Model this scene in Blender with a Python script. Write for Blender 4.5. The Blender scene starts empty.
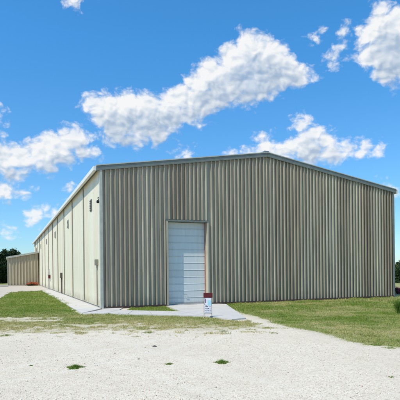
import bpy, bmesh, math, random
import numpy as np
from mathutils import Vector, Matrix, noise as mnoise
R = math.radians
rnd = random.Random(7)
rng = np.random.default_rng(11)
S = bpy.context.scene
COL = S.collection

# ------------------------------------------------------------------ camera
F, H0, CX, CY, ROLL = 455.0, 1.78, 200.0, 271.5, 0.0106
cam = bpy.data.cameras.new('camera'); camo = bpy.data.objects.new('camera', cam); COL.objects.link(camo)
cam.sensor_width = 36; cam.lens = F/400*36
cam.shift_y = (CY-200)/400
cam.clip_start = .1; cam.clip_end = 9000
c_, s_ = math.cos(ROLL), math.sin(ROLL)
camo.matrix_world = Matrix(((c_, s_, 0, 0), (0, 0, -1, 0), (-s_, c_, 0, H0), (0, 0, 0, 1)))
S.camera = camo

def G(px, py):
    """ground point seen at a place of the photograph"""
    u = px-CX; v = py-CY
    ix, iz = u*c_-v*s_, -(u*s_*-1*-1)-v*c_
    X = u*c_ - v*s_; Z = -(u*s_) - v*c_
    t = H0/-Z
    return (X*t, F*t)

# ------------------------------------------------------------------ node helpers
class NT:
    def __init__(s, tree): s.t = tree; s.n = tree.nodes; s.l = tree.links
    def node(s, typ, **kw):
        n = s.n.new(typ)
        for k, v in kw.items():
            if k.startswith('i_'):
                key = k[2:]
                key = int(key) if key.isdigit() else key.replace('_', ' ')
                if isinstance(v, bpy.types.NodeSocket): s.l.new(v, n.inputs[key])
                else: n.inputs[key].default_value = v
            else: setattr(n, k, v)
        return n
    def m(s, op, a, b=0.0, c=0.0, clamp=False):
        n = s.n.new('ShaderNodeMath'); n.operation = op; n.use_clamp = clamp
        for i, v in enumerate((a, b, c)):
            if isinstance(v, bpy.types.NodeSocket): s.l.new(v, n.inputs[i])
            else: n.inputs[i].default_value = v
        return n.outputs[0]
    def v(s, op, a, b=(0, 0, 0), out=0):
        n = s.n.new('ShaderNodeVectorMath'); n.operation = op
        for i, x in enumerate((a, b)):
            if isinstance(x, bpy.types.NodeSocket): s.l.new(x, n.inputs[i])
            else: n.inputs[i].default_value = x
        return n.outputs[out]
    def noise(s, vec, scale, detail=4, rough=.55, out=0):
        n = s.node('ShaderNodeTexNoise', i_Scale=scale, i_Detail=detail, i_Roughness=rough)
        s.l.new(vec, n.inputs['Vector']); return n.outputs[out]
    def ramp(s, fac, stops, interp='LINEAR'):
        n = s.n.new('ShaderNodeValToRGB'); r = n.color_ramp; r.interpolation = interp
        while len(r.elements) < len(stops): r.elements.new(.5)
        for e, (p, c) in zip(r.elements, stops):
            e.position = p; e.color = (c, c, c, 1) if isinstance(c, (int, float)) else (*c, 1)
        s.l.new(fac, n.inputs[0]); return n.outputs[0]
    def mix(s, f, a, b, blend='MIX'):
        n = s.n.new('ShaderNodeMix'); n.data_type = 'RGBA'; n.blend_type = blend
        for i, x in ((0, f), (6, a), (7, b)):
            if isinstance(x, bpy.types.NodeSocket): s.l.new(x, n.inputs[i])
            elif i == 0: n.inputs[0].default_value = x
            else: n.inputs[i].default_value = (*x, 1)
        return n.outputs[2]
    def mapr(s, x, a, b, c=0., d=1., smooth=False):
        n = s.n.new('ShaderNodeMapRange'); n.interpolation_type = 'SMOOTHSTEP' if smooth else 'LINEAR'
        s.l.new(x, n.inputs[0])
        for i, q in zip((1, 2, 3, 4), (a, b, c, d)): n.inputs[i].default_value = q
        return n.outputs[0]

def new_mat(name, rough=.6, metal=0., spec=.4):
    m = bpy.data.materials.new(name); m.use_nodes = True
    t = NT(m.node_tree); p = m.node_tree.nodes['Principled BSDF']
    p.inputs['Roughness'].default_value = rough; p.inputs['Metallic'].default_value = metal
    p.inputs['Specular IOR Level'].default_value = spec
    return m, t, p

def plain(name, col, rough=.6, metal=0., var=.18, scale=6., bump=.0, spec=.4):
    m, t, p = new_mat(name, rough, metal, spec)
    co = t.node('ShaderNodeTexCoord').outputs['Object']
    n = t.noise(co, scale, 5)
    f = t.mapr(n, .3, .7, 1-var, 1+var)
    c = t.v('SCALE', t.v('MULTIPLY', col, (1, 1, 1)))
    c.node.inputs['Scale'].default_value = 1; t.l.new(f, c.node.inputs['Scale'])
    t.l.new(c, p.inputs['Base Color'])
    if bump:
        b = t.node('ShaderNodeBump', i_Strength=bump, i_Distance=.02); t.l.new(n, b.inputs['Height'])
        t.l.new(b.outputs[0], p.inputs['Normal'])
    return m

def siding(name, col, axis, tint=.10, weather=.22):
    """painted steel siding: a slight tone for each sheet, rain streaks, dust at the foot"""
    m, t, p = new_mat(name, .42, 0., .45)
    co = t.node('ShaderNodeTexCoord').outputs['Object']
    sp = t.node('ShaderNodeSeparateXYZ'); t.l.new(co, sp.inputs[0])
    along = sp.outputs[axis]; z = sp.outputs[2]
    cell = t.m('FLOOR', t.m('DIVIDE', along, .915))
    wn = t.node('ShaderNodeTexWhiteNoise', noise_dimensions='1D'); t.l.new(cell, wn.inputs['W'])
    hue = t.mix(wn.outputs[0], (1.03, 1.0, .95), (.96, 1.01, 1.02))
    tone = t.mapr(wn.outputs[0], 0, 1, 1-tint, 1+tint)
    cell2 = t.m('FLOOR', t.m('DIVIDE', along, .1525))
    wn2 = t.node('ShaderNodeTexWhiteNoise', noise_dimensions='1D'); t.l.new(cell2, wn2.inputs['W'])
    tone = t.m('MULTIPLY', tone, t.mapr(wn2.outputs[0], 0, 1, 1-tint*1.1, 1+tint*1.1))
    cv = t.node('ShaderNodeCombineXYZ', i_X=t.m('MULTIPLY', along, 9.), i_Y=0., i_Z=t.m('MULTIPLY', z, .35))
    st = t.noise(cv.outputs[0], 1., 6, .65)
    tone = t.m('MULTIPLY', tone, t.mapr(st, .3, .75, 1+weather*.4, 1-weather))
    c = t.v('SCALE', t.v('MULTIPLY', hue, col)); t.l.new(tone, c.node.inputs['Scale'])
    gr = t.noise(co, 1.3, 5)
    foot = t.m('MULTIPLY', t.mapr(z, 0, .55, 1, 0), t.mapr(gr, .3, .65, .15, .8))
    c = t.mix(foot, c, (.25, .21, .15))
    t.l.new(c, p.inputs['Base Color'])
    t.l.new(t.mapr(st, .3, .7, .36, .55), p.inputs['Roughness'])
    b = t.node('ShaderNodeBump', i_Strength=.07, i_Distance=.01); t.l.new(t.noise(co, 2.2, 3), b.inputs['Height'])
    t.l.new(b.outputs[0], p.inputs['Normal'])
    return m

M = {}
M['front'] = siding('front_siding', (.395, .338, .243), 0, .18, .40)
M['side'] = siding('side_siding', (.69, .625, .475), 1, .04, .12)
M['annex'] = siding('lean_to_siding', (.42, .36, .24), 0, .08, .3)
M['roof'] = plain('roof_metal', (.42, .44, .43), .4, .3, .1, 2.)
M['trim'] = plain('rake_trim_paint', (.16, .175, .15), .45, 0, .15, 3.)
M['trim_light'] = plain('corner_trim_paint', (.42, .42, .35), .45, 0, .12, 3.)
M['gutter'] = plain('gutter_paint', (.70, .69, .63), .4, 0, .08, 3.)
M['spout'] = plain('downspout_paint', (.27, .25, .19), .5, 0, .15, 3.)
M['vent'] = plain('vent_grey', (.17, .16, .14), .6, 0, .2, 8.)
M['dark'] = plain('dark_bronze', (.10, .08, .065), .6, 0, .2, 8.)
M['base'] = plain('base_flashing', (.07, .04, .03), .7, 0, .3, 4.)  # dark brown trim with the shadow gap at the wall foot put in
M['rust'] = plain('rusty_red_primer', (.36, .17, .12), .6, 0, .25, 9.)
M['door'] = None
M['steel'] = plain('galvanised_steel', (.36, .37, .36), .4, .6, .15, 9.)
M['black'] = plain('black_iron', (.012, .012, .014), .5, .2, .2, 9.)
M['maroon'] = plain('maroon_board', (.11, .008, .012), .55, 0, .2, 14.)
M['white_board'] = plain('white_board', (.78, .76, .78), .5, 0, .08, 20.)
M['blue_board'] = plain('pale_blue_print', (.42, .68, .78), .5, 0, .05, 20.)
M['ink'] = plain('dark_print', (.10, .06, .14), .6, 0, .2, 20.)
M['red'] = plain('red_enamel', (.55, .05, .02), .4, 0, .25, 9.)
M['rubber'] = plain('tyre_rubber', (.02, .02, .02), .8, 0, .3, 20.)
M['bark'] = plain('bark', (.09, .065, .045), .9, 0, .4, 9., .6)
M['stone'] = plain('limestone_pebble', (.60, .57, .52), .9, 0, .35, 3.)
M['dark_stone'] = plain('dark_stone', (.10, .09, .085), .9, 0, .4, 9., .5)

def door_mat():
    m, t, p = new_mat('roll_up_curtain_paint', .38, 0, .5)
    co = t.node('ShaderNodeTexCoord').outputs['Object']
    sp = t.node('ShaderNodeSeparateXYZ'); t.l.new(co, sp.inputs[0])
    slat = t.m('FLOOR', t.m('DIVIDE', sp.outputs[2], .37))
    wn = t.node('ShaderNodeTexWhiteNoise', noise_dimensions='1D'); t.l.new(slat, wn.inputs['W'])
    cv = t.node('ShaderNodeCombineXYZ', i_X=t.m('MULTIPLY', sp.outputs[0], 7.), i_Y=0., i_Z=t.m('MULTIPLY', sp.outputs[2], .8))
    n = t.noise(cv.outputs[0], 1., 6, .6)
    f = t.m('MULTIPLY', t.mapr(wn.outputs[0], 0, 1, .95, 1.04), t.mapr(n, .3, .75, 1.03, .90))
    c = t.v('SCALE', t.v('MULTIPLY', (.58, .62, .60), (1, 1, 1))); t.l.new(f, c.node.inputs['Scale'])
    c = t.mix(t.m('MULTIPLY', t.mapr(sp.outputs[2], 0, .5, .5, 0), n), c, (.35, .3, .25))
    t.l.new(c, p.inputs['Base Color'])
    return m
M['door'] = door_mat()

def leaf_mat(name, c1, c2, trans=.25):
    m = bpy.data.materials.new(name); m.use_nodes = True
    t = NT(m.node_tree); p = m.node_tree.nodes['Principled BSDF']
    at = t.node('ShaderNodeAttribute', attribute_name='tone')
    c = t.mix(at.outputs['Fac'], c1, c2)
    t.l.new(c, p.inputs['Base Color']); p.inputs['Roughness'].default_value = .6
    p.inputs['Specular IOR Level'].default_value = .2
    tr = t.node('ShaderNodeBsdfTranslucent'); t.l.new(c, tr.inputs[0])
    mx = t.node('ShaderNodeMixShader', i_Fac=trans)
    t.l.new(p.outputs[0], mx.inputs[1]); t.l.new(tr.outputs[0], mx.inputs[2])
    t.l.new(mx.outputs[0], m.node_tree.nodes['Material Output'].inputs[0])
    return m
M['grass'] = leaf_mat('grass_blades', (.20, .29, .035), (.56, .49, .21), .35)
M['leaf_dark'] = leaf_mat('dark_foliage', (.022, .042, .014), (.06, .10, .03), .2)
M['leaf_mid'] = leaf_mat('bush_foliage', (.05, .085, .02), (.16, .18, .05), .2)
M['leaf_tuft'] = leaf_mat('tuft_foliage', (.13, .24, .03), (.34, .34, .10), .35)
M['petal_orange'] = leaf_mat('orange_blossom', (.50, .08, .03), (.62, .16, .08), .2)
M['petal'] = leaf_mat('red_blossom', (.48, .04, .10), (.62, .12, .18), .3)

# ------------------------------------------------------------------ mesh helpers
def tag(o, label=None, cat=None, group=None, kind=None):
    if label: o['label'] = label
    if cat: o['category'] = cat
    if group: o['group'] = group
    if kind: o['kind'] = kind
    return o

def empty(name, loc, rz=0, parent=None):
    o = bpy.data.objects.new(name, None); COL.objects.link(o)
    o.location = loc; o.rotation_euler = (0, 0, rz); o.parent = parent
    return o

def link(name, me, mat, parent=None, loc=(0, 0, 0), rot=(0, 0, 0), smooth=False):
    o = bpy.data.objects.new(name, me); COL.objects.link(o)
    if isinstance(mat, (list, tuple)):
        for m in mat: me.materials.append(m)
    elif len(me.materials) == 0: me.materials.append(mat)
    o.parent = parent; o.location = loc; o.rotation_euler = rot
    if smooth:
        me.polygons.foreach_set('use_smooth', [True]*len(me.polygons))
    return o

def box(bm, x0, x1, y0, y1, z0, z1):
    vs = [bm.verts.new(p) for p in ((x0, y0, z0), (x1, y0, z0), (x1, y1, z0), (x0, y1, z0), (x0, y0, z1), (x1, y0, z1), (x1, y1, z1), (x0, y1, z1))]
    for f in ((0, 3, 2, 1), (4, 5, 6, 7), (0, 1, 5, 4), (1, 2, 6, 5), (2, 3, 7, 6), (3, 0, 4, 7)):
        bm.faces.new([vs[i] for i in f])
    return vs

def tube(bm, pts, rads, n=8, cap=True):
    rings = []
    for i, p in enumerate(pts):
        p = Vector(p)
        a = Vector(pts[max(i-1, 0)]); b = Vector(pts[min(i+1, len(pts)-1)])
        d = (b-a).normalized() if (b-a).length > 1e-9 else Vector((0, 0, 1))
        u = d.orthogonal().normalized() if i == 0 else (pu - d*pu.dot(d)).normalized()
        pu = u; w = d.cross(u)
        r = rads[i] if isinstance(rads, (list, tuple)) else rads
        rings.append([bm.verts.new(p+(u*math.cos(2*math.pi*k/n)+w*math.sin(2*math.pi*k/n))*r) for k in range(n)])
    for A, B in zip(rings, rings[1:]):
        for k in range(n): bm.faces.new((A[k], A[(k+1) % n], B[(k+1) % n], B[k]))
    if cap:
        bm.faces.new(rings[0][::-1]); bm.faces.new(rings[-1])

def fin(bm, name, mat, parent=None, bevel=0, smooth=False, **kw):
    if bevel:
        bmesh.ops.bevel(bm, geom=list(bm.edges), offset=bevel, segments=2, affect='EDGES', clamp_overlap=True)
    bmesh.ops.recalc_face_normals(bm, faces=bm.faces)
    me = bpy.data.meshes.new(name); bm.to_mesh(me); bm.free()
    return link(name, me, mat, parent, smooth=smooth, **kw)

def boxobj(name, dims, mat, parent, bevel=.006, **kw):
    bm = bmesh.new(); box(bm, *dims); return fin(bm, name, mat, parent, bevel, **kw)

def np_mesh(name, verts, faces, tone=None):
    me = bpy.data.meshes.new(name)
    nv, nf, k = len(verts), len(faces), faces.shape[1]
    me.vertices.add(nv); me.vertices.foreach_set('co', verts.astype(np.float32).ravel())
    me.loops.add(nf*k); me.loops.foreach_set('vertex_index', faces.astype(np.int32).ravel())
    me.polygons.add(nf); me.polygons.foreach_set('loop_start', np.arange(nf, dtype=np.int32)*k)
    me.polygons.foreach_set('loop_total', np.full(nf, k, dtype=np.int32))
    me.update(calc_edges=True)
    if tone is not None:
        a = me.attributes.new('tone', 'FLOAT', 'POINT'); a.data.foreach_set('value', tone.astype(np.float32))
    return me

# ------------------------------------------------------------------ ground plan (metres)
def poly(*px): return np.array([G(*p) for p in px])
A = np.array([-4.92, 22.58]); UF = np.array([.9213, .3892]); UI = np.array([-.3892, .9213])
W, L, HE, HA = 19.19, 61.4, 7.0, 8.5
def B(x, y): return A+UF*x+UI*y          # building frame -> world
DX0, DX1, DZ = 3.51, 5.76, 4.44

front_lawn = np.vstack([poly((-60, 312), (0, 298.5), (12, 292)), [B(-1.15, 26)], [B(-1.1, 18)], [B(-1.1, 2)],
                        poly((82, 313.2), (140, 314), (200, 315.5), (232, 319.5), (257, 325.5), (235, 327.5), (200, 329), (170, 328.5),
                             (120, 327.5), (80, 330), (40, 331), (0, 331), (-80, 333))])
right_lawn = np.vstack([[B(6.9, 0)], [B(W, 0)], [B(W, 60)], [[120, 130]], [[300, 60]], poly((560, 348)), poly((470, 352), (400, 346), (368, 343), (340, 336.5), (300, 327.5),
                        (270, 319.5), (247, 314), (228, 308.5))])
wall_strip = np.vstack([[B(1.5, 0)], poly((127, 309.8), (150, 311), (180, 311.3), (166, 306))])
def G_in(P, x, y):
    inside = np.zeros(x.shape, bool); d = np.full(x.shape, 1e9)
    n = len(P)
    for i in range(n):
        x0, y0 = P[i]; x1, y1 = P[(i+1) % n]
        cond = ((y0 > y) != (y1 > y))
        with np.errstate(divide='ignore', invalid='ignore'):
            xi = (x1-x0)*(y-y0)/(y1-y0+1e-12)+x0
        inside ^= cond & (x < xi)
        dx, dy = x1-x0, y1-y0
        t = np.clip(((x-x0)*dx+(y-y0)*dy)/(dx*dx+dy*dy+1e-12), 0, 1)
        d = np.minimum(d, np.hypot(x-x0-t*dx, y-y0-t*dy))
    return np.where(inside, d, -d)

# smooth value noise in numpy
_tab = rng.random((256, 256))
def vn(x, y, s):
    x = x*s+1000.3; y = y*s+1000.7
    i = np.floor(x).astype(int); j = np.floor(y).astype(int); fx = x-i; fy = y-j
    fx = fx*fx*(3-2*fx); fy = fy*fy*(3-2*fy)
    g = lambda a, b: _tab[a % 256, b % 256]
    return (g(i, j)*(1-fx)+g(i+1, j)*fx)*(1-fy)+(g(i, j+1)*(1-fx)+g(i+1, j+1)*fx)*fy
def fb(x, y, s): return (vn(x, y, s)*.5+vn(x+31, y+17, s*2.1)*.28+vn(x+7, y+91, s*4.3)*.15+vn(x+3, y+5, s*9)*.07)

bare = [(G(8, 317.5), 2.3, .6), (G(34, 319.5), 1.3, .4), (G(95, 324), 1.2, .35)]
def grass_amount(x, y):
    n = fb(x, y, .9); n2 = fb(x+50, y-20, 3.4)
    dA = G_in(front_lawn, x, y)
    lim = np.clip((19.4-y)/3.6, 0, 1)                       # towards the lot the turf thins out
    a = np.clip((dA+(n-.5)*1.1)/.35+.5, 0, 1)
    thin = np.clip(1.0-np.clip((17.6-y)/3.2, 0, 1)*.75+((n2-.5)*1.6+(fb(x, y*1.6, 7.)-.5)*2.2)*lim, 0, 1)
    a = a*np.where(x < 3, thin, 1)
    spill = np.clip(1+dA/1.7, 0, 1)*np.clip((fb(x+11, y*1.3-7, 2.1)-.56)*9, 0, 1)*.85*(y < 17)
    a = np.maximum(a, spill)
    dB = G_in(right_lawn, x, y)
    b = np.clip((dB+(n-.5)*.8*np.clip((30-y)/10, 0, 1))/.3+.5, 0, 1)
    b = b*np.clip(.72+dB*.22+(n2-.5)*.8, .2, 1)
    c = np.clip(G_in(wall_strip, x, y)/.1+.5, 0, 1)
    g = np.maximum(np.maximum(a, b), c)
    for (cx, cy), rx, ry in bare:
        e = np.hypot((x-cx)/rx, (y-cy)/ry)+(n2-.5)*1.3+(fb(x, y, 6.)-.5)*1.1
        g = g*np.clip((e-.7)*2.2, .06, 1)
    g = np.maximum(g, np.clip((y-60)/5, 0, 1)*.8)
    return g
def dry_amount(x, y):
    n = fb(x-9, y+13, .7)
    d = np.clip((21.0-y)/5.5, 0, 1)
    left = np.clip(d*.86+((n-.5)*1.3+(fb(x, y, 3.)-.5)*.9)*(.5+.5*d)+.14, 0, 1)
    right = np.clip(.38+(n-.5)*1.6+(fb(x, y, 3.)-.5)*.9, 0, 1)
    w = np.clip((x-1.5)/2, 0, 1)
    return left*(1-w)+right*w

# the ground: one sheet, fine where the lawn edges are, coarse to the horizon
def axis(a, b, step, far, grow=1.35):
    c = list(np.arange(a, b, step)); d = step
    lo = []; x = a
    while x > -far: d *= grow; x -= d; lo.append(x)
    hi = []; x = c[-1]; d = step
    while x < far: d *= grow; x += d; hi.append(x)
    return np.array(lo[::-1]+c+hi)
gx = axis(-22, 22, .13, 5000); gy = axis(5, 50, .13, 5000)
XX, YY = np.meshgrid(gx, gy)
ga = grass_amount(XX, YY); da = dry_amount(XX, YY)
near = (np.hypot(XX, YY) < 60)
zz = np.where(near, (fb(XX, YY, .35)-.5)*.05+(fb(XX, YY, 2.2)-.5)*.018, 0)
zz -= .045
# keep the ground flat where slabs and the building stand
nx, ny = len(gx), len(gy)
idx = np.arange(nx*ny).reshape(ny, nx)
fc = np.stack([idx[:-1, :-1], idx[:-1, 1:], idx[1:, 1:], idx[1:, :-1]], -1).reshape(-1, 4)
me = np_mesh('ground', np.stack([XX, YY, zz], -1).reshape(-1, 3), fc)
lm = np.clip(np.maximum(G_in(front_lawn, XX, YY), G_in(right_lawn, XX, YY))/.5+.8, 0, 1)
tk = np.zeros_like(XX)
for off_, amp in ((0, 3.0), (1.45, 3.0), (5.5, -2.0), (6.95, -2.0)):      # where vehicles roll from the drive across the lot
    xc = 2.0-off_+amp*((YY-16)/9)-.06*(YY-16)**2*np.sign(amp)*.6
    tk = np.maximum(tk, np.clip(1-np.abs(XX-xc+(fb(XX, YY, .8)-.5)*.4)/.26, 0, 1)*np.clip((19-YY)/3, 0, 1))
for nm, arr in (('grass_cover', ga), ('dryness', da), ('lawn_soil', lm), ('wheel_track', tk)):
    a_ = me.attributes.new(nm, 'FLOAT', 'POINT'); a_.data.foreach_set('value', arr.astype(np.float32).ravel())

def ground_mat():
    m, t, p = new_mat('gravel_and_turf', .92, 0, .15)
    geo = t.node('ShaderNodeNewGeometry').outputs['Position']
    g = t.node('ShaderNodeAttribute', attribute_name='grass_cover').outputs['Fac']
    d = t.node('ShaderNodeAttribute', attribute_name='dryness').outputs['Fac']
    big = t.noise(geo, .35, 5); mid = t.noise(geo, 3.2, 6, .6); fine = t.noise(geo, 26, 5, .7)
    vo = t.node('ShaderNodeTexVoronoi', i_Scale=52., i_Randomness=1.); t.l.new(geo, vo.inputs['Vector'])
    vo2 = t.node('ShaderNodeTexVoronoi', i_Scale=130., i_Randomness=1.); t.l.new(geo, vo2.inputs['Vector'])
    sp = t.node('ShaderNodeSeparateColor'); t.l.new(vo.outputs['Color'], sp.inputs[0])
    grav = t.ramp(sp.outputs[0], [(0, (.41, .34, .23)), (.15, (.585, .505, .38)), (.6, (.66, .58, .45)), (1, (.72, .65, .53))])
    odd = t.mapr(sp.outputs[1], .90, .97, 0, .75)
    grav = t.mix(odd, grav, (.30, .15, .10))
    grav = t.mix(t.mapr(fine, .35, .7, .0, .5), grav, (.66, .585, .46))
    grav = t.mix(t.mapr(mid, .50, .74, 0, .38), grav, (.45, .38, .29))
    grav = t.mix(t.mapr(big, .44, .66, 0, .45), grav, (.55, .475, .36))
    tr = t.node('ShaderNodeAttribute', attribute_name='wheel_track').outputs['Fac']
    grav = t.mix(t.m('MULTIPLY', tr, t.mapr(mid, .35, .65, .1, .5)), grav, (.68, .625, .53))
    ls = t.node('ShaderNodeAttribute', attribute_name='lawn_soil').outputs['Fac']
    grav = t.mix(t.m('MULTIPLY', ls, t.mapr(mid, .3, .6, .65, 1)), grav, t.mix(fine, (.36, .31, .19), (.60, .54, .40)))
    soil = t.mix(mid, (.16, .12, .075), (.30, .25, .17))
    turf = t.mix(t.m('ADD', t.m('MULTIPLY', fine, .6), t.m('MULTIPLY', mid, .5)), (.13, .17, .035), (.27, .30, .08))
    turf = t.mix(d, turf, t.mix(fine, (.33, .28, .14), (.50, .43, .26)))
    turf = t.mix(t.mapr(mid, .5, .68, 0, .45), turf, soil)
    gm = t.m('ADD', g, t.m('MULTIPLY', t.m('SUBTRACT', t.m('ADD', fine, mid), 1.0), .9))
    gm = t.mapr(gm, .25, .62, 0, 1)
    # dusty scuffed soil beside the slabs far left
    t.l.new(t.mix(gm, grav, turf), p.inputs['Base Color'])
    h = t.m('ADD', t.m('MULTIPLY', t.m('SUBTRACT', .5, vo.outputs['Distance']), .7), t.m('MULTIPLY', t.m('SUBTRACT', .5, vo2.outputs['Distance']), .3))
    h = t.m('ADD', h, t.m('MULTIPLY', fine, .8))
    b = t.node('ShaderNodeBump', i_Strength=.5, i_Distance=.012); t.l.new(h, b.inputs['Height'])
    t.l.new(b.outputs[0], p.inputs['Normal'])
    return m
tag(link('ground', me, ground_mat(), smooth=True), kind='structure')

def ground_z(x, y):
    x = np.asarray(x, float); y = np.asarray(y, float)
    return np.where(np.hypot(x, y) < 60, (fb(x, y, .35)-.5)*.05+(fb(x, y, 2.2)-.5)*.018, 0)-.045
def gz(x, y): return float(ground_z(np.array([x]), np.array([y]))[0])

# ------------------------------------------------------------------ concrete
def concrete_mat(name, c):
    m, t, p = new_mat(name, .8, 0, .25)
    co = t.node('ShaderNodeNewGeometry').outputs['Position']
    n = t.noise(co, .9, 6, .6); n2 = t.noise(co, 14, 5, .7)
    f = t.m('MULTIPLY', t.mapr(n, .3, .7, .86, 1.08), t.mapr(n2, .3, .7, .92, 1.06))
    cc = t.v('SCALE', t.v('MULTIPLY', c, (1, 1, 1))); t.l.new(f, cc.node.inputs['Scale'])
    cc = t.mix(t.mapr(n, .50, .70, 0, .55), cc, (.36, .31, .24))
    t.l.new(cc, p.inputs['Base Color'])
    b = t.node('ShaderNodeBump', i_Strength=.3, i_Distance=.01); t.l.new(n2, b.inputs['Height']); t.l.new(b.outputs[0], p.inputs['Normal'])
    return m
M['concrete'] = concrete_mat('broom_finished_concrete', (.55, .52, .475))
M['pad'] = concrete_mat('old_tan_concrete', (.50, .44, .36))

def slab(name, pts, z1, mat, kind='structure', **kw):
    bm = bmesh.new()
    vs = [bm.verts.new((p[0], p[1], z1)) for p in pts]
    f = bm.faces.new(vs)
    if f.normal.z < 0: f.normal_flip()
    r = bmesh.ops.extrude_face_region(bm, geom=[f])
    bmesh.ops.translate(bm, verts=[v for v in r['geom'] if isinstance(v, bmesh.types.BMVert)], vec=(0, 0, -.16))
    return tag(fin(bm, name, mat, **kw), kind=kind)

# walk along the long wall in squares with open joints, then the walk and drive in front
def strip(name, o0, o1, i0, i1, n, z, mat, gap=.02):
    """slab squares between an outer and an inner edge, as one sheet with joints"""
    bm = bmesh.new()
    o0, o1, i0, i1 = map(np.array, (o0, o1, i0, i1))
    ln = np.linalg.norm(o1-o0)
    for k in range(n):
        a, b = k/n+gap/ln/2, (k+1)/n-gap/ln/2
        P = [o0+(o1-o0)*a, o0+(o1-o0)*b, i0+(i1-i0)*b, i0+(i1-i0)*a]
        vs = [bm.verts.new((p[0], p[1], z)) for p in P]+[bm.verts.new((p[0], p[1], z-.15)) for p in P]
        bm.faces.new(vs[:4])
        for q in range(4): bm.faces.new((vs[q], vs[(q+1) % 4], vs[4+(q+1) % 4], vs[4+q]))
    return tag(fin(bm, name, mat), kind='structure')
Wc = G(82, 313.1)
strip('side_walk', B(-1.08, 27.5), Wc, B(-.0, 27.5), B(-.0, .0), 18, .004, M['concrete'])
strip('front_walk', np.array(Wc)+[.01, 0], G(203, 315.6), G(103.5, 309.7), G(181, 311.4), 5, .004, M['concrete'])
slab('walk_corner', [B(0.02, 0), B(1.1, 0), G(119, 309.9), G(104, 309.6)], .0, M['concrete'])
slab('driveway', [B(3.38, -.02), G(181.4, 311.4), G(203.4, 315.6), G(232, 319.3), G(246, 318), B(6.6, -.6), B(6.3, -.02)], .008, M['concrete'])
slab('parking_pad', [G(47, 291), B(-.03, 27.55), B(-.03, 47.7), B(-30, 47.7), G(-70, 306), G(0, 298), G(12, 291.3)], -.012, M['pad'])

# ------------------------------------------------------------------ the metal building
RZ = math.atan2(UF[1], UF[0])
bld = empty('metal_building', (A[0], A[1], 0), RZ)
tag(bld, 'long metal warehouse with ribbed grey gable front, cream side wall and roll up door', 'warehouse')
def roof_z(x): return HE+(HA-HE)*(1-abs(x-W/2)/(W/2))
def profile(x0, x1, pitch, depth, flat, slope):
    pts = []; x = x0; top = pitch-flat-2*slope
    while x < x1-1e-6:
        for dx, y in ((0, 0), (flat, 0), (flat+slope, -depth), (flat+slope+top, -depth)):
            if x+dx < x1: pts.append((x+dx, y))
        x += pitch
    pts.append((x1, 0)); return pts
ZT = .22                              # walls stop short under the roof
def ribbed(name, x0, x1, zlo, zhi, mat, pitch=.305, depth=.05, flat=.15, slope=.045, parent=bld, off=0):
    bm = bmesh.new(); prev = None
    pts = profile(x0, x1, pitch, depth, flat, slope)
    for x, y in pts:
        a = bm.verts.new((x, y+off, zlo(x))); b = bm.verts.new((x, y+off, zhi(x)))
        if prev: bm.faces.new((prev[0], a, b, prev[1]))
        prev = (a, b)
    return fin(bm, name, mat, parent)
z_lo = lambda x: .06
z_hi = lambda x: roof_z(x)-.04
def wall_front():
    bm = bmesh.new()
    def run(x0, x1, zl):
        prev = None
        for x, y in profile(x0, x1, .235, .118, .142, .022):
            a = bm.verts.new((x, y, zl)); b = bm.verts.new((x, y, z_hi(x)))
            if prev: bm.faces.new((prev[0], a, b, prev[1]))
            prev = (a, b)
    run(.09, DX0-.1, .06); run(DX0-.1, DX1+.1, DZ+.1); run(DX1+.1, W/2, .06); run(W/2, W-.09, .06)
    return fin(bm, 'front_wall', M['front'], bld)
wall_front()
# rows of roofing screws where the sheets meet the girts
bm = bmesh.new()
for zr in (.35, 1.9, 3.45, 4.62, 5.6, 6.75):
    x = .09+.057
    while x < W-.1:
        if not (DX0-.1 < x < DX1+.1 and zr < DZ+.15):
            box(bm, x-.013, x+.013, -.012, -.0005, zr-.011, zr+.011)
        x += .235
tag(fin(bm, 'screw_rows', M['steel'], bld), kind='stuff')
# side walls: twelve bays of shallow ribbed sheet
def side_wall(name, x, sgn):
    bm = bmesh.new(); prev = None
    for y, d in profile(0.09, L, .305, .014, .20, .03):
        a = bm.verts.new((x+sgn*(-d), y, .06)); b = bm.verts.new((x+sgn*(-d), y, HE-.05))
        if prev: bm.faces.new((prev[0], a, b, prev[1]))
        prev = (a, b)
    o = fin(bm, name, M['side'], bld); return o
side_wall('side_wall', 0, -1); side_wall('side_wall', W, 1)
bm = bmesh.new()
vs = [bm.verts.new(p) for p in ((0, L, 0), (W, L, 0), (W, L, HE-.05), (W/2, L, HA-.05), (0, L, HE-.05))]; bm.faces.new(vs)
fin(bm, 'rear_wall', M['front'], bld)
# foundation slab and floor
bm = bmesh.new(); box(bm, .02, W-.02, .02, L-.02, -.2, .03); fin(bm, 'foundation', M['concrete'], bld)
# base flashing, its dark colour also standing in for the shadow gap
bm = bmesh.new()
box(bm, .1, DX0-.11, -.128, -.004, -.06, .075); box(bm, DX1+.11, W-.1, -.128, -.004, -.12, .075)
fin(bm, 'base_flashing', M['base'], bld)
# corner trims
for nm, x0, x1 in (('corner_trim', -.035, .10), ('corner_trim', W-.10, W+.035)):
    boxobj(nm, (x0, x1, -.13, .12, .0, HE-.06), M['trim_light'] if x0 < 1 else M['trim'], bld)
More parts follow.
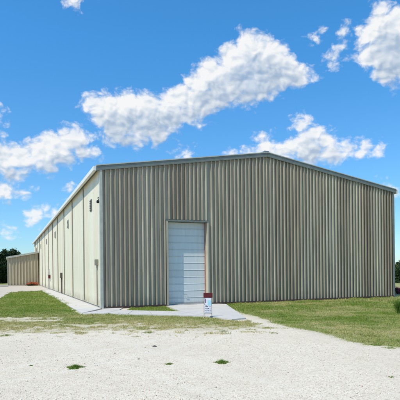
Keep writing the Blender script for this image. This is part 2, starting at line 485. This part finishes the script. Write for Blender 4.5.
# roof: two slabs, each with standing seams
OE, OF = .20, .15                      # eave and rake overhang
def roof_slope(sgn):
    bm = bmesh.new()
    x_e = -OE if sgn < 0 else W+OE; sl = (HA-HE)/(W/2)
    ze = HE-OE*sl
    xm = W/2
    def q(y0, y1, th0, th1):
        vs = [bm.verts.new(p) for p in ((x_e, y0, ze+th0), (xm, y0, HA+th0), (xm, y1, HA+th0), (x_e, y1, ze+th0),
                                        (x_e, y0, ze+th1), (xm, y0, HA+th1), (xm, y1, HA+th1), (x_e, y1, ze+th1))]
        for f in ((0, 3, 2, 1), (4, 5, 6, 7), (0, 1, 5, 4), (1, 2, 6, 5), (2, 3, 7, 6), (3, 0, 4, 7)): bm.faces.new([vs[i] for i in f])
    q(-OF+.04, L+.1, -.02, .03)
    y = 0.1
    while y < L: q(y, y+.04, .031, .06); y += .61
    return fin(bm, 'roof', M['roof'], bld)
roof_slope(-1); roof_slope(1)
# rake trim along the gable, a face board and a thin cap above it
def rake(sgn, th, y0, y1, zt, mat, name):
    bm = bmesh.new(); x_e = -OE if sgn < 0 else W+OE; sl = (HA-HE)/(W/2); ze = HE-OE*sl; xm = W/2+sgn*.004
    P = [(x_e, ze), (xm, HA)]
    vs = []
    for y in (y0, y1):
        for (x, z) in P:
            vs += [bm.verts.new((x, y, z+zt-th)), bm.verts.new((x, y, z+zt))]
    for f in ((0, 2, 3, 1), (4, 5, 7, 6), (0, 1, 5, 4), (2, 6, 7, 3), (1, 3, 7, 5), (0, 4, 6, 2)): bm.faces.new([vs[i] for i in f])
    return fin(bm, name, mat, bld, .004)
for sg in (-1, 1):
    r_ = rake(sg, .22, -OF, -.0, .06, M['trim'], 'rake_trim')
    c2 = rake(sg, .05, -OF-.025, .02, .115, M['trim_light'], 'rake_cap')
# ridge cap with a low vent at the front
bm = bmesh.new()
prev = None
for x, z in ((-.45, -.045), (-.12, .03), (0, .06), (.12, .03), (.45, -.045)):
    a = bm.verts.new((W/2+x, -.1, HA+z+.09)); b = bm.verts.new((W/2+x, L, HA+z+.09))
    if prev: bm.faces.new((prev[0], a, b, prev[1]))
    prev = (a, b)
fin(bm, 'ridge_cap', M['trim'], bld)
for k in range(6):
    boxobj('ridge_vent', (W/2-.16, W/2+.16, -.05+k*10.2, .4+k*10.2, HA+.13, HA+.21), M['steel'], bld, .02)
# gutters
for x in (-OE-.14, W+OE):
    boxobj('gutter', (x, x+.14, -OF, L, HE-.20, HE+.02), M['gutter'], bld, .012)
# downspouts, one at each bay line
BAY = L/12
bm = bmesh.new(); 
tube(bm, [(-.09, 0, HE-.1), (-.05, 0, HE-.3), (-.05, 0, .2), (-.09, 0, .06)], .034, 8)
ds = fin(bm, 'downspout', M['spout'], bld); ds.location = (0, BAY, 0)
for k in range(2, 12):
    if k*BAY > L-.1: continue
    o = ds.copy(); o.location = (0, k*BAY, 0); COL.objects.link(o); o.parent = bld
# louvred wall vents high in every other bay
for k in range(0, 12, 2):
    yc = (k+.5)*BAY
    fr = boxobj('wall_vent', (-.045, -.012, yc-.23, yc+.23, 5.15, 5.78), M['vent'], bld, .004)
    bm = bmesh.new()
    for j in range(6): box(bm, -.075, -.047, yc-.19, yc+.19, 5.2+j*.095, 5.24+j*.095)
    fin(bm, 'louvre', M['vent'], fr)
# fittings on the side wall
bm = bmesh.new(); tube(bm, [(-.06, .75, 2.3), (-.06, .75, .1)], .028, 8)
cd = fin(bm, 'conduit', M['spout'], bld)
boxobj('conduit_box', (-.16, -.012, .60, .90, 2.15, 2.45), M['spout'], cd, .01)
bm = bmesh.new(); tube(bm, [(-.07, 17.3, 1.75), (-.07, 17.3, .05)], .05, 8)
cd = fin(bm, 'conduit', M['dark'], bld)
boxobj('conduit_box', (-.17, -.012, 17.1, 17.5, 1.35, 1.8), M['dark'], cd, .01)
cb = boxobj('call_box', (-.22, -.012, 28.85, 29.25, 1.2, 1.55), M['maroon'], bld, .02)
boxobj('box_hood', (-.28, -.01, 28.8, 29.3, 1.56, 1.6), M['maroon'], cb, .005)
# side door with its frame below the hood
pd = boxobj('side_door', (-.04, -.012, 30.1, 31.0, .08, 2.15), plain('side_door_paint', (.70, .58, .52), .5), bld, .004)
boxobj('door_frame', (-.06, -.011, 30.0, 30.09, .05, 2.24), M['trim_light'], pd, .003)
boxobj('door_frame', (-.06, -.011, 31.01, 31.1, .05, 2.24), M['trim_light'], pd, .003)
bm = bmesh.new(); tube(bm, [(-.04, 30.2, 1.05), (-.11, 30.2, 1.05), (-.11, 30.32, 1.05)], .018, 6); fin(bm, 'door_handle', M['steel'], pd)
# floodlight at the front corner
fl = boxobj('floodlight', (-.15, -.03, .04, .19, 5.24, 5.38), M['black'], bld, .02)
bm = bmesh.new(); tube(bm, [(-.05, .12, 5.4), (-.09, .12, 5.5), (-.02, .12, 5.55)], .02, 6); fin(bm, 'bracket', M['black'], fl)
# roll-up door set back in its opening
REC = .28
rd = empty('roll_up_door', (0, 0, 0), 0, bld)
bm = bmesh.new(); prev = None; z = .035
def addl(y, z):
    global prev
    a = bm.verts.new((DX0+.0, y, z)); b = bm.verts.new((DX1-.0, y, z))
    if prev: bm.faces.new((prev[0], prev[1], b, a))
    prev = (a, b)
while z < DZ-.02:
    for dz, y in ((0, REC), (.30, REC), (.315, REC+.018), (.335, REC+.018), (.35, REC-.012), (.37, REC-.0)):
        if z+dz < DZ: addl(y, z+dz)
    z += .372
fin(bm, 'curtain', M['door'], rd)
boxobj('bottom_bar', (DX0+.01, DX1-.01, REC-.04, REC-.014, .036, .12), M['steel'], rd, .004)
bm = bmesh.new(); tube(bm, [(DX0+1.0, REC-.02, .55), (DX0+1.0, REC-.07, .55), (DX0+1.15, REC-.07, .55), (DX0+1.15, REC-.02, .55)], .012, 6)
fin(bm, 'lift_handle', M['steel'], rd)
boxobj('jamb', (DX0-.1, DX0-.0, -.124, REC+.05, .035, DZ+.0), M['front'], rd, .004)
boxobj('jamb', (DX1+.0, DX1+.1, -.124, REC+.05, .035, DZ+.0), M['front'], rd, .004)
boxobj('guide_rail', (DX1-.03, DX1-.002, REC-.10, REC-.015, .036, DZ-.01), M['rust'], rd, .004)
boxobj('header', (DX0-.1, DX1+.1, -.124, REC+.05, DZ+.003, DZ+.08), M['trim'], rd, .004)

# ------------------------------------------------------------------ lean-to
AY, AW = 47.8, 4.24
lt = empty('lean_to_shed', tuple(B(0, AY))+(0,), RZ)
tag(lt, 'small tan ribbed metal lean-to with sloping roof against the far end of the warehouse', 'shed')
lz = lambda x: 4.9+(4.9-4.1)/AW*x
bm = bmesh.new(); prev = None
for x, y in profile(-AW, -.12, .42, .07, .22, .06):
    a = bm.verts.new((x, y, .03)); b = bm.verts.new((x, y, lz(x)-.05))
    if prev: bm.faces.new((prev[0], a, b, prev[1]))
    prev = (a, b)
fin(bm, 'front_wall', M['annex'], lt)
bm = bmesh.new(); box(bm, -AW-.01, -AW+.05, .01, 13.4, .0, 4.04); fin(bm, 'side_wall', M['annex'], lt)
bm = bmesh.new()
vs = []
for y in (-.2, 13.5):
    for x, zo in ((-AW-.2, 0), (-.1, 0)): vs += [bm.verts.new((x, y, lz(x)-.02)), bm.verts.new((x, y, lz(x)+.06))]
for f in ((0, 2, 3, 1), (4, 5, 7, 6), (0, 1, 5, 4), (2, 6, 7, 3), (1, 3, 7, 5), (0, 4, 6, 2)): bm.faces.new([vs[i] for i in f])
fin(bm, 'roof', M['roof'], lt)
bm = bmesh.new()
vs = []
for y in (-.24, -.21):
    for x in (-AW-.22, -.1): vs += [bm.verts.new((x, y, lz(x)-.16)), bm.verts.new((x, y, lz(x)+.1))]
for f in ((0, 2, 3, 1), (4, 5, 7, 6), (0, 1, 5, 4), (2, 6, 7, 3), (1, 3, 7, 5), (0, 4, 6, 2)): bm.faces.new([vs[i] for i in f])
fin(bm, 'roof_trim', M['trim_light'], lt)
boxobj('corner_trim', (-AW-.06, -AW-.012, -.08, .06, 0, 4.0), M['trim_light'], lt, .004)
bm = bmesh.new(); box(bm, -AW, -.12, -.085, -.072, .0, .14); fin(bm, 'base_flashing', M['pad'], lt)

# ------------------------------------------------------------------ yard sign by the drive
sx, sy = G(208.0, 317)
sg = empty('yard_sign', (sx, sy, gz(sx, sy)), R(4))
tag(sg, 'small yard sign in a black frame with maroon top board, beside the concrete drive', 'sign')
hw = .155
for s in (-1, 1):
    bm = bmesh.new(); tube(bm, [(s*(hw+.0), 0, -.12), (s*hw*.93, 0, .98)], .011, 6); fin(bm, 'leg', M['black'], sg)
for z in (.17, .31, .46):
    bm = bmesh.new(); tube(bm, [(-hw, 0, z), (hw, 0, z)], .009, 6); fin(bm, 'crossbar', M['black'], sg)
boxobj('top_board', (-hw-.015, hw+.03, -.030, -.012, .80, .99), M['maroon'], sg, .004)
wb = boxobj('sign_panel', (-hw+.015, hw-.012, -.022, -.008, .19, .795), M['white_board'], sg, .002)
bm = bmesh.new(); box(bm, -.01, hw-.02, -.0245, -.0225, .50, .70); fin(bm, 'blue_print', M['blue_board'], wb)
bm = bmesh.new()
for (x0, x1, z0, z1) in ((-.13, -.11, .52, .78), (-.10, -.07, .60, .76), (-.095, -.045, .50, .515), (-.10, .0, .455, .475), (.03, .12, .44, .455), (-.10, -.06, .38, .40), (-.05, -.02, .35, .41), (.0, .05, .37, .395), (.07, .11, .35, .37), (-.12, -.05, .29, .305), (-.03, .04, .285, .305), (.06, .12, .29, .303), (-.11, .11, .235, .255)):
    box(bm, x0, x1, -.0245, -.0225, z0, z1)
fin(bm, 'printed_marks', M['ink'], wb)

# pale wheel stop at the left edge
wx, wy = B(-5.1, 44.6)
boxobj('wheel_stop', (-.9, .9, -.12, .12, 0, .26), M['concrete'], None, .03, loc=(wx, wy, .0), rot=(0, 0, RZ))
tag(bpy.data.objects['wheel_stop'], 'pale low concrete wheel stop lying on the pad left of the lean-to', 'wheel stop')

# ------------------------------------------------------------------ foliage
def blades(pts, h, w, lean, tone, seg=2):
    """bent blades: pts (n,3), arrays h,w,lean,tone"""
    n = len(pts)
    az = rng.random(n)*2*np.pi; la = rng.random(n)*2*np.pi
    ax = np.stack([np.cos(az), np.sin(az), np.zeros(n)], 1)*w[:, None]*.5
    ld = np.stack([np.cos(la), np.sin(la), np.zeros(n)], 1)*(lean*h)[:, None]
    up = np.zeros((n, 3)); up[:, 2] = 1
    a = pts-ax; b = pts+ax
    mid = pts+ld*.3+up*(h*.6)[:, None]
    c = mid+ax*.75; d = mid-ax*.75; tip = pts+ld+up*(h*(1-.25*lean))[:, None]
    V = np.stack([a, b, c, d, tip], 1).reshape(-1, 3)
    base = np.arange(n)[:, None]*5
    Fq = np.concatenate([base+[0, 1, 2], base+[0, 2, 3], base+[3, 2, 4]], 0)
    return V, Fq, np.repeat(tone, 5)

def scatter(n, x0, x1, y0, y1, dens):
    x = rng.uniform(x0, x1, n); y = rng.uniform(y0, y1, n)
    k = rng.random(n) < dens(x, y); return x[k], y[k]

def lawn(name, label, boxes, sel):
    VV, FF, TT = [], [], []; off = 0
    for (x0, x1, y0, y1, per, sc) in boxes:
        n = int((x1-x0)*(y1-y0)*per)
        def dens(x, y):
            vis = (np.abs(x) < .47*y+1.2)
            return grass_amount(x, y)**1.4*sel(x, y)*vis
        x, y = scatter(n, x0, x1, y0, y1, dens)
        # each seed a little tuft of three blades
        x = np.repeat(x, 3)+rng.normal(0, .018*sc, len(x)*3); y = np.repeat(y, 3)+rng.normal(0, .018*sc, len(y)*3)
        m = len(x); h = rng.uniform(.025, .065, m)*sc*(.35+2.2*fb(x, y, 2.3)**2); w = rng.uniform(.006, .012, m)*sc
        dry = dry_amount(x, y)
        tone = np.clip(dry*.9+rng.normal(0, .16, m)+.05, 0, 1)
        P = np.stack([x, y, ground_z(x, y)-.005], 1)
        V, Fq, T = blades(P, h, w, rng.uniform(.2, .9, m), tone)
        VV.append(V); FF.append(Fq+off); TT.append(T); off += len(V)
    V = np.vstack(VV); Fq = np.vstack(FF); T = np.concatenate(TT)
    tag(link(name, np_mesh(name, V, Fq, T), M['grass']), label, 'grass', kind='stuff')
slabA = G_in
in_b = lambda x, y: (((x-A[0])*UF[0]+(y-A[1])*UF[1]) > 0) & (((x-A[0])*UI[0]+(y-A[1])*UI[1]) > .0)
isR = lambda x, y: (G_in(right_lawn, x, y) > -.6) & ~in_b(x, y)
isL = lambda x, y: (G_in(right_lawn, x, y) <= -.6) & ~in_b(x, y)
lawn('lawn_grass', 'short patchy lawn grass between gravel lot and front walk', [(-8.5, 5, 12.5, 19, 900, 1.), (-12, 4, 19, 27, 420, 1.35), (-22, -7, 27, 48, 110, 2.2)], isL)
lawn('lawn_grass', 'yellowish lawn grass along the right part of the ribbed front wall', [(0, 10, 9.3, 20, 900, 1.), (0, 12, 20, 30, 420, 1.4), (8, 26, 24, 60, 60, 2.4)], isR)

def tuft(label, px, py, rx, n, h, dry=.1, group=None):
    cx, cy = G(px, py)
    a = rng.random(n)*2*np.pi; r = np.sqrt(rng.random(n))
    x = r*np.cos(a)*rx*(.85+.3*np.sin(3*a)); y = r*np.sin(a)*rx*.75
    hh = rng.uniform(.45, 1, n)*h*(1.15-r)
    tone = np.clip(dry+rng.normal(0, .2, n)+r*.15, 0, 1)
    V, Fq, T = blades(np.stack([x, y, np.full(n, -.01)], 1), hh, rng.uniform(.006, .013, n), rng.uniform(.3, 1.1, n), tone)
    o = link('weed_tuft', np_mesh('weed_tuft', V, Fq, T), M['leaf_tuft'], loc=(cx, cy, gz(cx, cy)))
    return tag(o, label, 'weed', 'weed tufts on the gravel')
tuft('largest green weed tuft on the gravel, low at the left', 75, 365.5, .22, 900, .11)
tuft('pointed green weed tuft on the gravel below the yard sign', 222, 361, .18, 600, .12)
tuft('small thin weed tuft between the two larger tufts on the gravel', 169, 362.5, .12, 300, .065)
tuft('tiny weed sprout on the gravel left of the largest tuft', 31, 363.5, .05, 90, .05)
tuft('flat weed patch on gravel below the end of the drive', 273, 331.5, .27, 420, .05, .35)
tuft('weed tuft just below the lawn edge, above the dark stone', 148, 331.5, .26, 420, .07, .3)
tuft('flat dry weed patch below the lawn edge, left of another tuft', 137, 335, .24, 260, .045, .5)
tuft('weed tuft at the ragged right lawn corner, nearer the grass', 376, 343.5, .25, 380, .07, .3)
tuft('weed tuft at the ragged right lawn corner, at the picture edge', 390, 346.5, .27, 380, .06, .3)
tuft('lone weed tuft on bare gravel at the far right', 391, 374.5, .09, 180, .05)
tuft('dry weed tuft on gravel under the lawn tip beside the drive', 224, 330, .30, 420, .06, .4)
tuft('dry weed tuft on gravel at the far left below the lawn', 6, 334, .34, 500, .08, .4)

def rock(name, label, px, py, sx_, sy_, sz_, mat):
    cx, cy = G(px, py); bm = bmesh.new(); bmesh.ops.create_icosphere(bm, subdivisions=3, radius=1)
    for v in bm.verts:
        f = 1+.35*mnoise.fractal(v.co*1.6+Vector((px, py, 0)), 1, 2, 3); v.co = Vector((v.co.x*sx_*f, v.co.y*sy_*f, v.co.z*sz_*f))
    o = fin(bm, name, mat, smooth=True, loc=(cx, cy, gz(cx, cy)+sz_*.3)); return tag(o, label, 'stone')
rock('stone', 'dark flat stone on the gravel below the small weed tufts', 154.5, 345, .055, .05, .022, M['dark_stone'])
rock('stone', 'small dark stone on the gravel left of the thin weed tuft', 138.5, 357.5, .02, .02, .014, M['dark_stone'])

# loose pebbles on the lot
def pebbles():
    n = 34000
    y = 5.8+(rng.random(n)**1.3)*9.5; x = (rng.random(n)*2-1)*(.46*y+.6)
    k = (grass_amount(x, y) < .5) & (fb(x, y, .8)+rng.normal(0, .1, n) > .42); x, y = x[k], y[k]; n = len(x)
    r = np.clip(rng.lognormal(-5.2, .5, n), .003, .026)
    base = np.array([(1, 0, 0), (0, 1, 0), (-1, 0, 0), (0, -1, 0), (0, 0, 1), (0, 0, -1)], float)
    fa = np.array([(0, 1, 4), (1, 2, 4), (2, 3, 4), (3, 0, 4), (1, 0, 5), (2, 1, 5), (3, 2, 5), (0, 3, 5)])
    V = base[None]*r[:, None, None]*rng.uniform(.6, 1.35, (n, 6, 1)); V[:, :, 2] *= .6
    a = rng.random(n)*6.28; ca, sa = np.cos(a)[:, None], np.sin(a)[:, None]
    V = np.stack([V[:, :, 0]*ca-V[:, :, 1]*sa, V[:, :, 0]*sa+V[:, :, 1]*ca, V[:, :, 2]], -1)
    V += np.stack([x, y, ground_z(x, y)+r*.15], 1)[:, None]
    Fq = (fa[None]+np.arange(n)[:, None, None]*6).reshape(-1, 3)
    me = np_mesh('gravel_stones', V.reshape(-1, 3), Fq, np.repeat(rng.random(n), 6))
    m, t, p = new_mat('loose_limestone', .9, 0, .15)
    at = t.node('ShaderNodeAttribute', attribute_name='tone').outputs['Fac']
    t.l.new(t.ramp(at, [(0, (.22, .14, .10)), (.07, (.42, .34, .25)), (.3, (.60, .53, .42)), (1, (.74, .68, .56))]), p.inputs['Base Color'])
    tag(link('gravel_stones', me, m), 'loose pale limestone gravel strewn over the lot', 'gravel', kind='stuff')
pebbles()

def leaf_cloud(clumps, n, size, squash=.8):
    C = np.array([c[:3] for c in clumps]); Rr = np.array([c[3] for c in clumps])
    wgt = Rr**2; pick = rng.choice(len(C), n, p=wgt/wgt.sum())
    d = rng.normal(size=(n, 3)); d /= np.linalg.norm(d, axis=1)[:, None]
    rr = Rr[pick]*(rng.random(n)**.45)*(1+.25*rng.normal(size=n)*.6)
    P = C[pick]+d*rr[:, None]*[1, 1, squash]
    u = rng.normal(size=(n, 3)); u /= np.linalg.norm(u, axis=1)[:, None]
    w = np.cross(u, rng.normal(size=(n, 3))); w /= np.linalg.norm(w, axis=1)[:, None]
    s = size*rng.uniform(.6, 1.3, n)[:, None]
    V = np.stack([P-u*s, P+w*s*.5, P+u*s, P-w*s*.5], 1).reshape(-1, 3)
    Fq = np.arange(n*4).reshape(-1, 4)
    tone = np.repeat(np.clip(.35+rng.normal(0, .2, n)+(rng.random(len(C))[pick]-.5)*.5, 0, 1), 4)
    return V, Fq, tone

def tree(name, x, y, h, r, label, cat, group, mat, low=.12, n=9000, size=.16, seed=0):
    rr = random.Random(seed)
    root = empty(name, (x, y, gz(x, y)), rr.random()*6)
    tag(root, label, cat, group)
    bm = bmesh.new()
    th = h*.62; pts = [(0, 0, -.2), (rr.uniform(-.1, .1), rr.uniform(-.1, .1), th*.4), (rr.uniform(-.25, .25), rr.uniform(-.25, .25), th)]
    tube(bm, pts, [h*.028, h*.02, h*.009], 8)
    clumps = [(pts[2][0], pts[2][1], h-r*.35, r*.42)]
    for k in range(15):
        a = k*2.4+rr.random(); z = h*(low+(.86-low)*((k+.5)/15)); rad = r*math.sin(math.pi*min(.97, (z/h)*.8+.14))*rr.uniform(.55, .85)
        e = (rad*math.cos(a), rad*math.sin(a), z)
        s = (pts[1][0]*.5, pts[1][1]*.5, max(.3, z*.62)); mid = ((s[0]+e[0])/2, (s[1]+e[1])/2, (s[2]+e[2])/2+.1*h*.4)
        tube(bm, [s, mid, e], [h*.011, h*.007, h*.003], 5)
        clumps.append((e[0], e[1], z, r*rr.uniform(.28, .48)))
        for q in range(2): clumps.append((e[0]+rr.uniform(-.4, .4)*r, e[1]+rr.uniform(-.4, .4)*r, z+rr.uniform(-.12, .18)*h, r*rr.uniform(.14, .26)))
    fin(bm, 'trunk', M['bark'], root, smooth=True)
    V, Fq, T = leaf_cloud(clumps, n, size)
    V[:, 2] = np.maximum(V[:, 2], .05)
    link('crown', np_mesh('crown', V, Fq, T), mat, root)
    return root
def at(px, Z): return ((px-CX)/F*Z, Z)
TG = 'dark trees beyond the lean-to'
for i, (px, Z, h, r, lab) in enumerate((
    (14, 92, 6.9, 2.3, 'dark tree whose rounded crown shows over the lean-to roof'),
    (3, 86, 6.0, 2.4, 'dark dense tree at the left edge, just left of the lean-to'),
    (7.5, 96, 5.4, 2.0, 'lower dark tree filling the gap beside the lean-to wall'),
    (-9, 84, 6.8, 2.6, 'dark tree standing at the left beyond the wheel stop'),
    (-24, 88, 6.2, 2.6, 'farthest left dark tree of the row beyond the pad'))):
    x, y = at(px, Z); tree('broadleaf_tree', x, y, h, r, lab, 'tree', TG, M['leaf_dark'], .05, 9000, .17, i+3)
BG = 'bushes beyond the right end of the building'
for i, (px, Z, h, r, lab) in enumerate((
    (396.5, 62, 2.3, 1.3, 'olive bush right beside the far corner of the front wall'),
    (401, 78, 2.7, 1.8, 'yellowish green bush at the right picture edge'),
    (407, 60, 2.4, 1.7, 'broad bush just past the right picture edge'),
    (400, 110, 4.0, 2.2, 'farthest darker tree behind the bushes on the right'))):
    x, y = at(px, Z); tree('bush', x, y, h, r, lab, 'bush', BG, M['leaf_mid'] if i in (1,) else M['leaf_dark'], .05, 5000, .10 if i < 3 else .17, i+30)

# red flowering shrub behind the right corner
bx_, by_ = B(-1.05, AY-.75)
for i, (px, py, lab) in enumerate(((None, None, 'orange-red flowering shrub at the foot of the lean-to front wall'), (397.5, 293.3, 'low red flowering shrub by the right corner of the building'), (405, 293, 'low red flowering shrub farther right of the building'))):
    x, y = G(px, py) if px else (bx_, by_)
    root = empty('flowering_shrub', (x, y, gz(x, y)), 0); root.scale = (1.9, 1.5, 1.5) if not px else (1.25, 1.2, 1.2); tag(root, lab, 'shrub', 'red flowering shrubs')
    bm = bmesh.new()
    for k in range(9):
        a = k*2.4; tube(bm, [(0, 0, -.05), (.12*math.cos(a), .12*math.sin(a), .2), (.3*math.cos(a), .3*math.sin(a), .36)], [.012, .008, .004], 5)
    fin(bm, 'stem', M['bark'], root)
    cl = [(.42*math.cos(k*2.4)*math.sqrt(k/16), .30*math.sin(k*2.4)*math.sqrt(k/16), .09+.22*rnd.random()*(1-k/20), .12+.05*rnd.random()) for k in range(16)]
    V, Fq, T = leaf_cloud(cl, 900, .035); V[:, 2] = np.maximum(V[:, 2], .02); link('leaves', np_mesh('leaves', V, Fq, T), M['leaf_dark'], root)
    cl = [(a, b, c+.07, d) for a, b, c, d in cl if rnd.random() < .8]
    V, Fq, T = leaf_cloud(cl, 1500, .03); link('blossom', np_mesh('blossom', V, Fq, T), M['petal'] if px else M['petal_orange'], root)

# spiky clump at the right edge
x, y = G(399, 313)
V_n = 420; a = rng.random(V_n)*2*np.pi; r = rng.random(V_n)*.10
V, Fq, T = blades(np.stack([r*np.cos(a), r*np.sin(a), np.full(V_n, -.02)], 1), rng.uniform(.35, .78, V_n), rng.uniform(.014, .026, V_n), rng.uniform(.1, .7, V_n), np.clip(rng.normal(.15, .15, V_n), 0, 1))
tag(link('ornamental_grass', np_mesh('ornamental_grass', V, Fq, T), M['leaf_tuft'], loc=(x, y, gz(x, y))), 'tall spiky green grass clump on the lawn at the right edge', 'plant')

# ------------------------------------------------------------------ light
sun_l = Vector((-.70, -.28, 1.16)).normalized()
sun_w = Matrix.Rotation(RZ, 3, 'Z') @ sun_l
el = math.asin(sun_w.z); az = math.atan2(sun_w.x, sun_w.y)
sd = bpy.data.lights.new('sun', 'SUN'); sd.energy = 4.6; sd.angle = R(.53); sd.color = (1., .94, .83)
so = bpy.data.objects.new('sun', sd); COL.objects.link(so); so.rotation_euler = sun_w.to_track_quat('Z', 'Y').to_euler()
so.location = (0, 0, 50)

w = bpy.data.worlds.new('World'); S.world = w; w.use_nodes = True
t = NT(w.node_tree); w.node_tree.nodes.clear()
sky = t.node('ShaderNodeTexSky', sky_type='NISHITA', sun_disc=False, sun_elevation=el, sun_rotation=az % (2*math.pi),
             altitude=200., air_density=1.0, dust_density=.3, ozone_density=3.0)
# clouds live on the sky by direction (azimuth, elevation), warped by noise
co = t.node('ShaderNodeTexCoord').outputs['Generated']
sp = t.node('ShaderNodeSeparateXYZ'); t.l.new(co, sp.inputs[0])
AZ = t.m('ARCTAN2', sp.outputs[0], sp.outputs[1]); EL = t.m('ARCSINE', sp.outputs[2])
KY = 1.35
q = t.node('ShaderNodeCombineXYZ', i_X=AZ, i_Y=t.m('MULTIPLY', EL, KY), i_Z=0.).outputs[0]
def ang(px, py):
    u = px-CX; hz = CY-ROLL*(px-CX); v = hz-py
    return math.atan2(u, F), math.atan2(v, math.hypot(F, u))*KY
# px, py, radius in px (wide), weight
blobs = [
 (250, 48, 17), (262, 58, 22), (240, 62, 22), (276, 56, 16), (282, 70, 20), (262, 78, 26), (236, 80, 24), (298, 75, 14), (308, 77, 8), (214, 78, 20), (200, 84, 16), (222, 94, 20), (250, 96, 15), (206, 102, 18), (246, 38, 9),
 (186, 98, 17), (168, 104, 17), (150, 108, 20), (128, 106, 18), (108, 108, 17), (94, 102, 11), (120, 124, 20), (146, 124, 22), (172, 118, 18), (190, 112, 14), (132, 138, 13), (158, 134, 14), (112, 136, 10), (200, 122, 9), (104, 120, 14),
 (74, 140, 17), (82, 150, 13), (58, 148, 18), (40, 154, 17), (22, 156, 16), (4, 158, 17), (92, 152, 9), (48, 162, 14), (14, 174, 12), (4, 190, 13), (20, 190, 9), (66, 158, 12),
 (306, 118, 8), (304, 127, 11), (310, 138, 15), (296, 144, 14), (326, 142, 13), (264, 139, 8), (268, 148, 13), (284, 152, 14), (312, 152, 16), (332, 152, 14), (350, 150, 12), (366, 144, 8), (364, 150, 11), (376, 150, 7), (250, 152, 9), (232, 153, 6),
 (382, 20, 14), (374, 34, 14), (390, 30, 20), (382, 52, 19), (400, 48, 22), (392, 66, 17), (372, 56, 11), (366, 46, 8), (384, 8, 10), (404, 70, 14), (396, 80, 8),
 (338, 58, 9), (342, 49, 7), (346, 36, 8), (347, 29, 6), (186, 153, 9), (182, 155, 7),
 (36, 214, 12), (44, 213, 9), (56, 213, 7), (4, 234, 9), (384, 187, 9), (394, 191, 9), (76, 3, 9), (320, 37, 8), (12, 206, 8), (126, 186, 6), (70, 190, 7),
 (470, 60, 40), (-60, 120, 45), (520, 150, 40), (-90, 190, 35), (-140, 60, 50), (600, 90, 60)]
def field(vec):
    cur = None
    for px, py, r in blobs:
        a, b = ang(px, py)
        n = t.n.new('ShaderNodeVectorMath'); n.operation = 'DISTANCE'; t.l.new(vec, n.inputs[0]); n.inputs[1].default_value = (a, b, 0)
        rr = r*1.18/F
        v = t.m('MULTIPLY_ADD', n.outputs['Value'], -1/rr, 1.0)
        v = t.m('MULTIPLY', v, min(1.25, max(.32, (r-4)/13))) 
        if cur is None: cur = v
        else: cur = t.m('MAXIMUM', cur, v)
    return cur
wp = t.v('SUBTRACT', t.noise(q, 22, 3, .5, out=1), (.5, .5, .5))
qw = t.v('ADD', q, t.v('MULTIPLY', wp, (.030, .026, 0)))
def puffs(vec, fine=True):
    """heaped round puffs: cells of three sizes and a fine fray"""
    acc = None
    for sc, am in (((34, .50), (82, .28), (190, .15)) if fine else ((34, .50), (82, .28))):
        vo = t.node('ShaderNodeTexVoronoi', feature='SMOOTH_F1', voronoi_dimensions='2D', i_Scale=float(sc), i_Smoothness=.7); t.l.new(vec, vo.inputs['Vector'])
        v = t.m('MULTIPLY', t.m('SUBTRACT', .48, vo.outputs['Distance']), am*1.5)
        acc = v if acc is None else t.m('ADD', acc, v)
    return acc
fray = t.noise(qw, 60, 8, .68)
big = t.noise(q, 14, 3, .5)
P0 = puffs(qw)
base = field(qw)
D0 = t.m('ADD', t.m('MULTIPLY', base, 1.5), P0)
D0 = t.m('ADD', D0, t.m('MULTIPLY', t.m('SUBTRACT', fray, .5), .80))
D0 = t.m('ADD', D0, t.m('MULTIPLY', t.m('SUBTRACT', big, .5), .8))
off = (-.010, .020, 0)
D1 = field(t.v('ADD', qw, (-.016, .045, 0)))
Pm = puffs(qw, False)
P1 = puffs(t.v('ADD', qw, (-.005, .010, 0)), False)
alpha = t.mapr(D0, .0, .88, 0, 1, True)
alpha = t.m('MULTIPLY', alpha, t.mapr(big, .25, .5, .80, .98))
relief = t.m('SUBTRACT', Pm, P1)
lit = t.m('SUBTRACT', 1.0, t.m('MULTIPLY', t.mapr(t.m('ADD', D1, t.m('MULTIPLY', t.m('SUBTRACT', big, .5), .9)), -.12, .85, 0, 1, True), .50))
lit = t.m('ADD', lit, t.m('MULTIPLY', relief, .62))
lit = t.m('ADD', lit, t.m('MULTIPLY', t.m('SUBTRACT', fray, .5), .16))
ccol = t.ramp(lit, [(0, (.30, .42, .60)), (.4, (.46, .57, .72)), (.65, (.66, .74, .84)), (.9, (.88, .92, .96)), (1, (.98, .99, 1.))])  # sunlit crests and shaded undersides put into the cloud colour
tint = t.mix(t.mapr(sp.outputs[2], .02, .45, 0, 1), (.70, .93, 1.08), (.46, 1.24, 1.62))
skyc = t.mix(1.0, sky.outputs[0], tint, 'MULTIPLY')
bg1 = t.node('ShaderNodeBackground', i_Strength=.135); t.l.new(skyc, bg1.inputs[0])
bg2 = t.node('ShaderNodeBackground', i_Strength=.95); t.l.new(ccol, bg2.inputs[0])
mx = t.node('ShaderNodeMixShader'); t.l.new(alpha, mx.inputs[0]); t.l.new(bg1.outputs[0], mx.inputs[1]); t.l.new(bg2.outputs[0], mx.inputs[2])
out = t.node('ShaderNodeOutputWorld'); t.l.new(mx.outputs[0], out.inputs[0])
w.cycles.sampling_method = 'MANUAL'; w.cycles.sample_map_resolution = 512

vs_ = S.view_settings
S.display_settings.display_device = 'sRGB'
vs_.view_transform = 'Standard'; vs_.look = 'None'; vs_.exposure = 0; vs_.gamma = 1; vs_.use_curve_mapping = False
S.render.engine = 'CYCLES'
S.cycles.max_bounces = 5; S.cycles.diffuse_bounces = 3; S.cycles.transparent_max_bounces = 6
S.cycles.use_denoising = True
